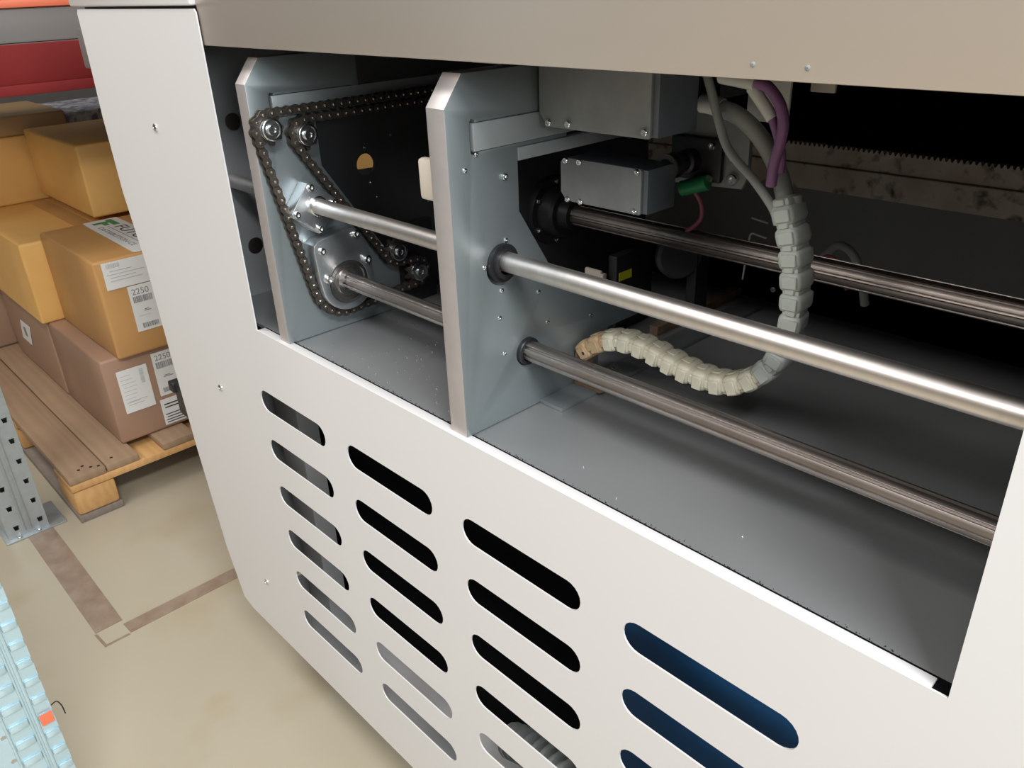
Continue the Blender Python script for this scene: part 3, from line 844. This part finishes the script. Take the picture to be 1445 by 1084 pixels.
# small wires low behind the carrier
cab('white_wire_loop', 'pale conduit arc just right of the cable chain, behind the rear shaft', [(0.640, 0.42, 0.125), (0.665, 0.41, 0.160), (0.690, 0.40, 0.160), (0.705, 0.40, 0.135), (0.710, 0.41, 0.10)], 0.005, MT['cable'])
cab('pink_wire', 'pink wire inside the pale conduit arc beside the cable chain', [(0.640, 0.40, 0.120), (0.662, 0.395, 0.150), (0.682, 0.39, 0.146), (0.696, 0.39, 0.12)], 0.003, MT['pink'], 'wire')
wc = thing('wire_clip', 'bent thin steel wire clips in the dark left of the cable chain', 'clip', (0.57, 0.42, 0.10))
tube('wire', [(0.549, 0.42, 0.172), (0.560, 0.42, 0.1705), (0.572, 0.42, 0.1690)], 0.0012, MT['white_plastic'], wc, 6)
tube('wire', [(0.572, 0.42, 0.150), (0.560, 0.42, 0.1515), (0.551, 0.42, 0.1520), (0.548, 0.42, 0.143), (0.546, 0.42, 0.115), (0.544, 0.42, 0.090)], 0.0012, MT['white_plastic'], wc, 6)

# swarf on the tray between the plates
bm = bmesh.new()
rnd = random.Random(3)
for k in range(75):
    x = rnd.gauss(0.26, 0.07); y = abs(rnd.gauss(0.09, 0.055))+0.018
    if not (0.10 < x < 0.43): continue
    r = rnd.uniform(0.0004, 0.0009)
    bmesh.ops.create_icosphere(bm, subdivisions=1, radius=r, matrix=Matrix.Translation((x, y, -0.001+r*0.6)) @ Matrix.Scale(rnd.uniform(1, 2), 4, (1, 0, 0)))
for (x, y) in ((0.60, 0.05), (0.55, 0.23), (0.66, 0.03), (0.78, 0.06)):
    bmesh.ops.create_icosphere(bm, subdivisions=1, radius=0.0009, matrix=Matrix.Translation((x, y, -0.0004)))
sw = bm_finish('metal_swarf', bm, MT['bright'], None, 0)
tag(sw, 'fine bright metal specks scattered on the tray between the plates', 'swarf', kind='stuff')
# dark crumbs along the sill
bm = bmesh.new()
for k in range(260):
    x = rnd.uniform(0.05, 0.95); y = 0.0165+abs(rnd.gauss(0, 0.0013))
    r = rnd.uniform(0.0003, 0.0007)
    bmesh.ops.create_icosphere(bm, subdivisions=1, radius=r, matrix=Matrix.Translation((x, y, -0.001+r*0.5)))
cr = bm_finish('dirt_crumbs', bm, MT['black'], None, 0)
tag(cr, 'dark dirt crumbs along the front edge of the tray', 'dirt', kind='stuff')

# ------------------------------------------------------------------ pallet
PX, PY = -1.150, -0.100
PAL = thing('wooden_pallet', 'worn wooden pallet on the floor carrying the cardboard cartons', 'pallet', (PX-0.6, PY+0.5, FZ))
def board(name, lo, hi, m):
    return box(name, lo, hi, m, PAL, 0.003)
y = PY
for w, gp in ((0.102, 0.001), (0.092, 0.068), (0.10, 0.05), (0.145, 0.04), (0.10, 0.04), (0.145, 0.04), (0.10, 0.04), (0.145, 0.0)):
    board('deck_board', (PX-1.2, y+0.0008, FZ+0.122), (PX+random.uniform(-0.003, 0.002), y+w-0.0012, FZ+0.144), MT['wood_top'])
    y += w + gp
YE = y
for x in (PX, PX-0.5275, PX-1.055):
    board('stringer_board', (x-0.145, PY, FZ+0.100), (x, YE, FZ+0.1215), MT['wood_end'])
for x in (PX, PX-0.5275, PX-1.055):
    for yy in (PY+0.001, (PY+YE)/2-0.05, YE-0.116):
        bm = bmesh.new()
        add_box(bm, (x-0.145, yy, FZ+0.0225), (x-0.001, yy+0.115, FZ+0.0995), 0.010, None, 2)
        bm_finish('block', bm, MT['wood_end'], PAL)
for yy in (PY+0.001, (PY+YE)/2-0.05, YE-0.116):
    bm = bmesh.new()
    board('bottom_board', (PX-1.2, yy-0.0005, FZ), (PX, yy+0.118, FZ+0.0222), MT['wood_grey'])
for p in ((-1.185, -0.060), (-1.200, -0.045), (-1.178, -0.03), (-1.168, -0.012), (-1.187, 0.030)):
    screw((p[0], p[1], FZ+0.1435), (0, 0, 1), 0.0045, PAL, PINM, 'nail')

# ------------------------------------------------------------------ cartons
PT = FZ+0.1465
def carton(name, label, lo, hi, m, tape=None, group='cartons stacked on the pallet', flap=True):
    T = thing(name, label, 'carton', ((lo[0]+hi[0])/2, (lo[1]+hi[1])/2, lo[2]), group)
    bm = bmesh.new()
    add_box(bm, lo, hi, 0.008, None, 3)
    # gentle unevenness
    bmesh.ops.subdivide_edges(bm, edges=[e for e in bm.edges if e.calc_length() > 0.12], cuts=3, use_grid_fill=True)
    rr = random.Random(label)
    for v in bm.verts:
        f = 0.002
        v.co.x += rr.uniform(-f, f)*0.5
        v.co.y += rr.uniform(-f, f)*0.5
    b = bm_finish('body', bm, m, T, 40)
    if flap:
        ym = (lo[1]+hi[1])/2
        box('closing_tape', (lo[0]+0.004, ym-0.028, hi[2]-0.0003), (hi[0]-0.004, ym+0.028, hi[2]+0.0008), MT['card_gold'] if m is not MT['card_gold'] else MT['card_brown'], T)
    return T

B3TOP = -0.469
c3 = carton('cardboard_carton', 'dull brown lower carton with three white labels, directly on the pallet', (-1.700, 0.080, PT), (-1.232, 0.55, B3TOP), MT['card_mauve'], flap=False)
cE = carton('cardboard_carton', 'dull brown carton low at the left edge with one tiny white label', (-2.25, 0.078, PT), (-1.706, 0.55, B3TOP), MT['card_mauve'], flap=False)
B2TOP = -0.186
c2 = carton('cardboard_carton', 'orange-brown carton with the green-logo label on its top', (-1.665, 0.125, B3TOP), (-1.205, 0.56, B2TOP), MT['card_brown'], flap=False)
cD = carton('cardboard_carton', 'golden carton at the left, in the middle layer beside the logo carton', (-2.33, 0.062, B3TOP), (-1.672, 0.50, -0.212), MT['card_gold'])
c1 = carton('cardboard_carton', 'golden wrapped upper carton touching the edge of the white machine', (-2.24, 0.300, -0.186), (-1.700, 0.86, 0.040), MT['card_gold'], flap=False)
cB = carton('cardboard_carton', 'golden carton at the left edge, behind the golden upper one', (-2.60, -0.02, -0.212), (-2.26, 0.36, 0.016), MT['card_gold'], flap=False)
cC = carton('cardboard_carton', 'dusty brown carton highest in the stack at the far left', (-2.70, -0.02, 0.016), (-2.265, 0.455, 0.085), MT['card_dark'], flap=False)
cX = carton('cardboard_carton', 'golden carton hidden behind the machine, glimpsed through the round hole', (-1.75, 0.87, PT), (-1.20, 1.10, -0.03), MT['card_gold'], flap=False)
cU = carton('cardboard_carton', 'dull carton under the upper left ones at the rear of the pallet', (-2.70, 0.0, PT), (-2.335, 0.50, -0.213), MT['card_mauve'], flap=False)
cV = carton('cardboard_carton', 'brown carton supporting the golden upper one from below at the back', (-2.24, 0.565, PT), (-1.70, 0.865, -0.188), MT['card_brown'], flap=False)
cP = carton('cardboard_carton', 'grey printed parcel lying at the back above the golden carton', (-2.72, 0.47, 0.006), (-2.30, 0.85, 0.068), MT['paper_bag'], flap=False)
cQ = carton('cardboard_carton', 'brown carton below the grey printed parcel', (-2.72, 0.505, PT), (-2.26, 0.86, 0.005), MT['card_dark'], flap=False)

# labels
def label_x(parent, X, y0, y1, z0, z1, skew=0.0, name='label'):
    """label on a face looking along +x"""
    o = sheet(name, [(y0, z0), (y1, z0), (y1, z1), (y0, z1)], [], 'x', X, X+0.0008, MT['label'], parent)
    o['label'] = 'white printed label'
    return o
def bars(parent, X, y0, y1, z0, z1, m, n=16, vertical=True, name='barcode', seed=1):
    rr = random.Random(seed); bm = bmesh.new()
    a, b = (y0, y1) if vertical else (z0, z1)
    t = a
    while t < b-0.0005:
        w = rr.choice((0.0012, 0.0018, 0.0028)); g = rr.choice((0.0010, 0.0016))
        e = min(t+w, b)
        if vertical: add_box(bm, (X, t, z0), (X+0.0005, e, z1))
        else: add_box(bm, (X, y0, t), (X+0.0005, y1, e))
        t = e+g
    return bm_finish(name, bm, m, parent, 0)
def lines(parent, X, y0, y1, zs, m, name='print', h=0.0022, seed=2):
    rr = random.Random(seed); bm = bmesh.new()
    for z in zs:
        a = y0 + (y1-y0)*rr.uniform(0, 0.1); b = y1 - (y1-y0)*rr.uniform(0, 0.35)
        add_box(bm, (X, a, z), (X+0.0004, b, z+h))
    return bm_finish(name, bm, m, parent, 0)
XF = -1.205+0.0014
L = label_x(c2, XF, 0.1445, 0.262, -0.268, -0.192)
bars(L, XF+0.0008, 0.155, 0.192, -0.209, -0.197, MT['ink_light'], seed=4)
lines(L, XF+0.0008, 0.152, 0.255, (-0.219, -0.228, -0.237, -0.246), MT['ink_light'])
L = label_x(c2, XF+0.0002, 0.195, 0.265, -0.404, -0.2705)
text('number', '2250', 0.024, (XF+0.0010, 0.203, -0.297), (0, 1, 0), (0, 0, 1), MT['ink'], L)
bars(L, XF+0.0010, 0.203, 0.256, -0.320, -0.302, MT['ink'], seed=5)
bars(L, XF+0.0010, 0.212, 0.258, -0.396, -0.382, MT['ink'], seed=6)
lines(L, XF+0.0010, 0.225, 0.245, (-0.344, -0.348), MT['ink'])
lines(L, XF+0.0010, 0.202, 0.258, (-0.360,), MT['ink_light'], h=0.0012)
XG = -1.232+0.0014
L = label_x(c3, XG, 0.114, 0.200, -0.645, -0.511)
bars(L, XG+0.0008, 0.176, 0.187, -0.565, -0.520, MT['ink_light'], vertical=False, seed=7)
lines(L, XG+0.0008, 0.120, 0.165, [-0.53-0.012*k for k in range(8)], MT['ink_light'], h=0.0016, seed=8)
lines(L, XG+0.0008, 0.125, 0.190, (-0.612, -0.622), MT['ink_light'], seed=9)
L = label_x(c3, XG, 0.2185, 0.285, -0.627, -0.489)
text('number', '2250', 0.024, (XG+0.0008, 0.226, -0.514), (0, 1, 0), (0, 0, 1), MT['ink'], L)
bars(L, XG+0.0008, 0.226, 0.275, -0.540, -0.520, MT['ink'], seed=10)
bars(L, XG+0.0008, 0.230, 0.275, -0.617, -0.603, MT['ink'], seed=11)
lines(L, XG+0.0008, 0.24, 0.27, (-0.566, -0.570), MT['ink'])
L = label_x(c3, XG, 0.212, 0.285, -0.722, -0.638)
lines(L, XG+0.0008, 0.218, 0.282, (-0.658, -0.668), MT['ink_dark'], h=0.004, seed=12)
lines(L, XG+0.0008, 0.218, 0.282, (-0.690, -0.699, -0.708, -0.716), MT['ink_dark'], h=0.003, seed=13)
# logo label lying on the top of carton 2
ZT = B2TOP
LT = sheet('shipping_label', [(-1.655, 0.250), (-1.60, 0.247), (-1.40, 0.243), (-1.225, 0.240), (-1.215, 0.245), (-1.215, 0.352), (-1.655, 0.352)], [], 'z', ZT+0.0008, ZT+0.0022, MT['label'], c2)
LT['label'] = 'white shipping label with green logo'
LT2 = sheet('logo', [(-1.640, 0.330), (-1.560, 0.330), (-1.560, 0.311), (-1.600, 0.311), (-1.600, 0.304), (-1.572, 0.304), (-1.572, 0.288), (-1.600, 0.288), (-1.600, 0.266), (-1.622, 0.266), (-1.622, 0.311), (-1.640, 0.311)], [], 'z', ZT+0.0022, ZT+0.0027, MT['green_ink'], LT)
text('lettering', 'FUTURE', 0.050, (-1.540, 0.302, ZT+0.0025), (1, 0, 0), (0, 1, 0), MT['ink_dark'], LT, sx=1.5)
text('lettering', 'DISTRIBUTION CE', 0.022, (-1.560, 0.262, ZT+0.0025), (1, 0, 0), (0, 1, 0), MT['ink'], LT, sx=1.55)
box('rule', (-1.555, 0.291, ZT+0.0022), (-1.225, 0.293, ZT+0.0027), MT['ink'], LT)
# tiny label on carton E, looking along -y
LE = sheet('label', [(-2.11, -0.640), (-2.00, -0.640), (-1.955, -0.560), (-2.065, -0.560)], [], 'y', 0.0755, 0.0768, MT['label'], cE)
LE['label'] = 'tiny white label'
box('print', (-2.05, 0.0750, -0.615), (-2.02, 0.0756, -0.580), MT['ink'], LE)
sp = sheet('sticker', [(-2.20, -0.40), (-2.06, -0.385), (-2.08, -0.33), (-2.20, -0.34)], [], 'y', 0.0592, 0.0604, MT['hot_pink'], cD)
sp['label'] = 'bright pink sticker'

# ------------------------------------------------------------------ racking
def upright(name, label, X, y0, y1, m, zt, cols, pitch, zoff, hole=(0.008, 0.012)):
    T = thing(name, label, 'rack post', (X-0.05, (y0+y1)/2, FZ), 'galvanised rack uprights')
    hl = []
    z = FZ+zoff
    while z < min(zt-0.03, 0.6):
        for c in cols:
            w, h = hole
            hl.append([(c-w*0.9, z+h*0.6), (c-w*0.6, z-h*0.6), (c+w*0.6, z-h*0.6), (c+w*0.9, z+h*0.6)])
        z += pitch
    ym = (y0+y1)/2
    sheet('perforated_face', [(y0, FZ+0.006), (y1, FZ+0.006), (y1, zt), (y0, zt)], hl, 'x', X-0.002, X, m, T, 20)
    boxes('side_web', [((X-0.07, y0, FZ+0.006), (X-0.002, y0+0.002, zt)), ((X-0.07, y1-0.002, FZ+0.006), (X-0.002, y1, zt))], m, T)
    box('dark_hole_backing', (X-0.070, y0+0.003, FZ+0.006), (X-0.068, y1-0.003, zt), MT['hinge'], T)  # dark sheet added behind the holes to make them look shaded
    boxes('stiffening_rib', [((X-0.0002, ym-0.011, FZ+0.02), (X+0.003, ym-0.004, zt)), ((X-0.0002, ym+0.004, FZ+0.02), (X+0.003, ym+0.011, zt))], m, T, 0.001)
    box('foot_plate', (X-0.13, y0-0.010, FZ), (X+0.012, y1+0.042, FZ+0.006), m, T, 0.002)
    return T
U1 = upright('rack_upright', 'grey galvanised perforated rack post standing beside the pallet corner', -1.204, -0.270, -0.168, MT['galv'], 1.7, (-0.1845, -0.2445), 0.0625, 0.035)
for p in ((-1.198, -0.245), (-1.198, -0.195)): screw((p[0], p[1], FZ+0.006), (0, 0, 1), 0.006, U1)

NP = thing('rack_upright', 'overexposed-looking bluish embossed metal post close by at the bottom left corner', 'rack post', (-0.12, -0.45, FZ), 'galvanised rack uprights')
XN = -0.083
zt = 1.5
hl = [circ(-0.470, z, 0.004, 10) for z in [FZ+0.05+0.05*k for k in range(24)]]
sheet('embossed_face', [(-0.52, FZ), (-0.4010, FZ), (-0.4010, zt), (-0.52, zt)], hl, 'x', XN-0.002, XN, MT['galv2'], NP)
box('side_web', (XN-0.06, -0.4030, FZ), (XN-0.002, -0.4010, zt), MT['galv2'], NP)
boxes('stiffening_rib', [((XN-0.0002, -0.4275, FZ), (XN+0.0035, -0.4225, zt)), ((XN-0.0002, -0.4340, FZ), (XN+0.0025, -0.4305, zt)), ((XN-0.0002, -0.4660, FZ), (XN+0.003, -0.4620, zt))], MT['galv2'], NP, 0.0012)
z = FZ+0.02; k = 0
while z < -0.15:
    box('emboss', (XN-0.0005, -0.4215, z), (XN+0.004, -0.4012, z+0.012), MT['galv2'], NP, 0.003)
    box('emboss', (XN-0.0005, -0.4610, z+0.006), (XN+0.004, -0.4345, z+0.020), MT['galv2'], NP, 0.004)
    z += 0.036; k += 1
st = box('sticker', (XN+0.0038, -0.4205, -0.543), (XN+0.0048, -0.4030, -0.522), MT['orange'], NP)
st['label'] = 'orange sticker'
tube('wire_hook', [(XN-0.004, -0.400, -0.520), (XN-0.002, -0.392, -0.517), (XN, -0.388, -0.527), (XN, -0.387, -0.545)], 0.0010, MT['black'], NP, 6)

RB = thing('shelf_beam', 'dark red box beam of the racking above the cartons', 'rack beam', (-1.25, 0.9, 0.24))
box('beam_web', (-1.30, -0.165, 0.262), (-1.262, 2.6, 0.350), MT['red'], RB, 0.002)
box('beam_toe', (-1.30, -0.165, 0.238), (-1.250, 2.6, 0.262), MT['red'], RB, 0.002)
SD = box('shelf_deck', (-2.30, -0.16, 0.335), (-1.302, 2.6, 0.349), MT['deck'])
tag(SD, 'grey-brown shelf board resting behind the red beam', 'shelf')
OC = thing('storage_crate', 'grey crate with an orange rim on the shelf at the top left', 'crate', (-1.6, 0.5, 0.349))
box('body', (-1.95, -0.10, 0.350), (-1.345, 1.2, 0.4285), MT['greybox'], OC, 0.004)
box('rim', (-1.96, -0.11, 0.4285), (-1.335, 1.21, 0.446), MT['orange'], OC, 0.003)
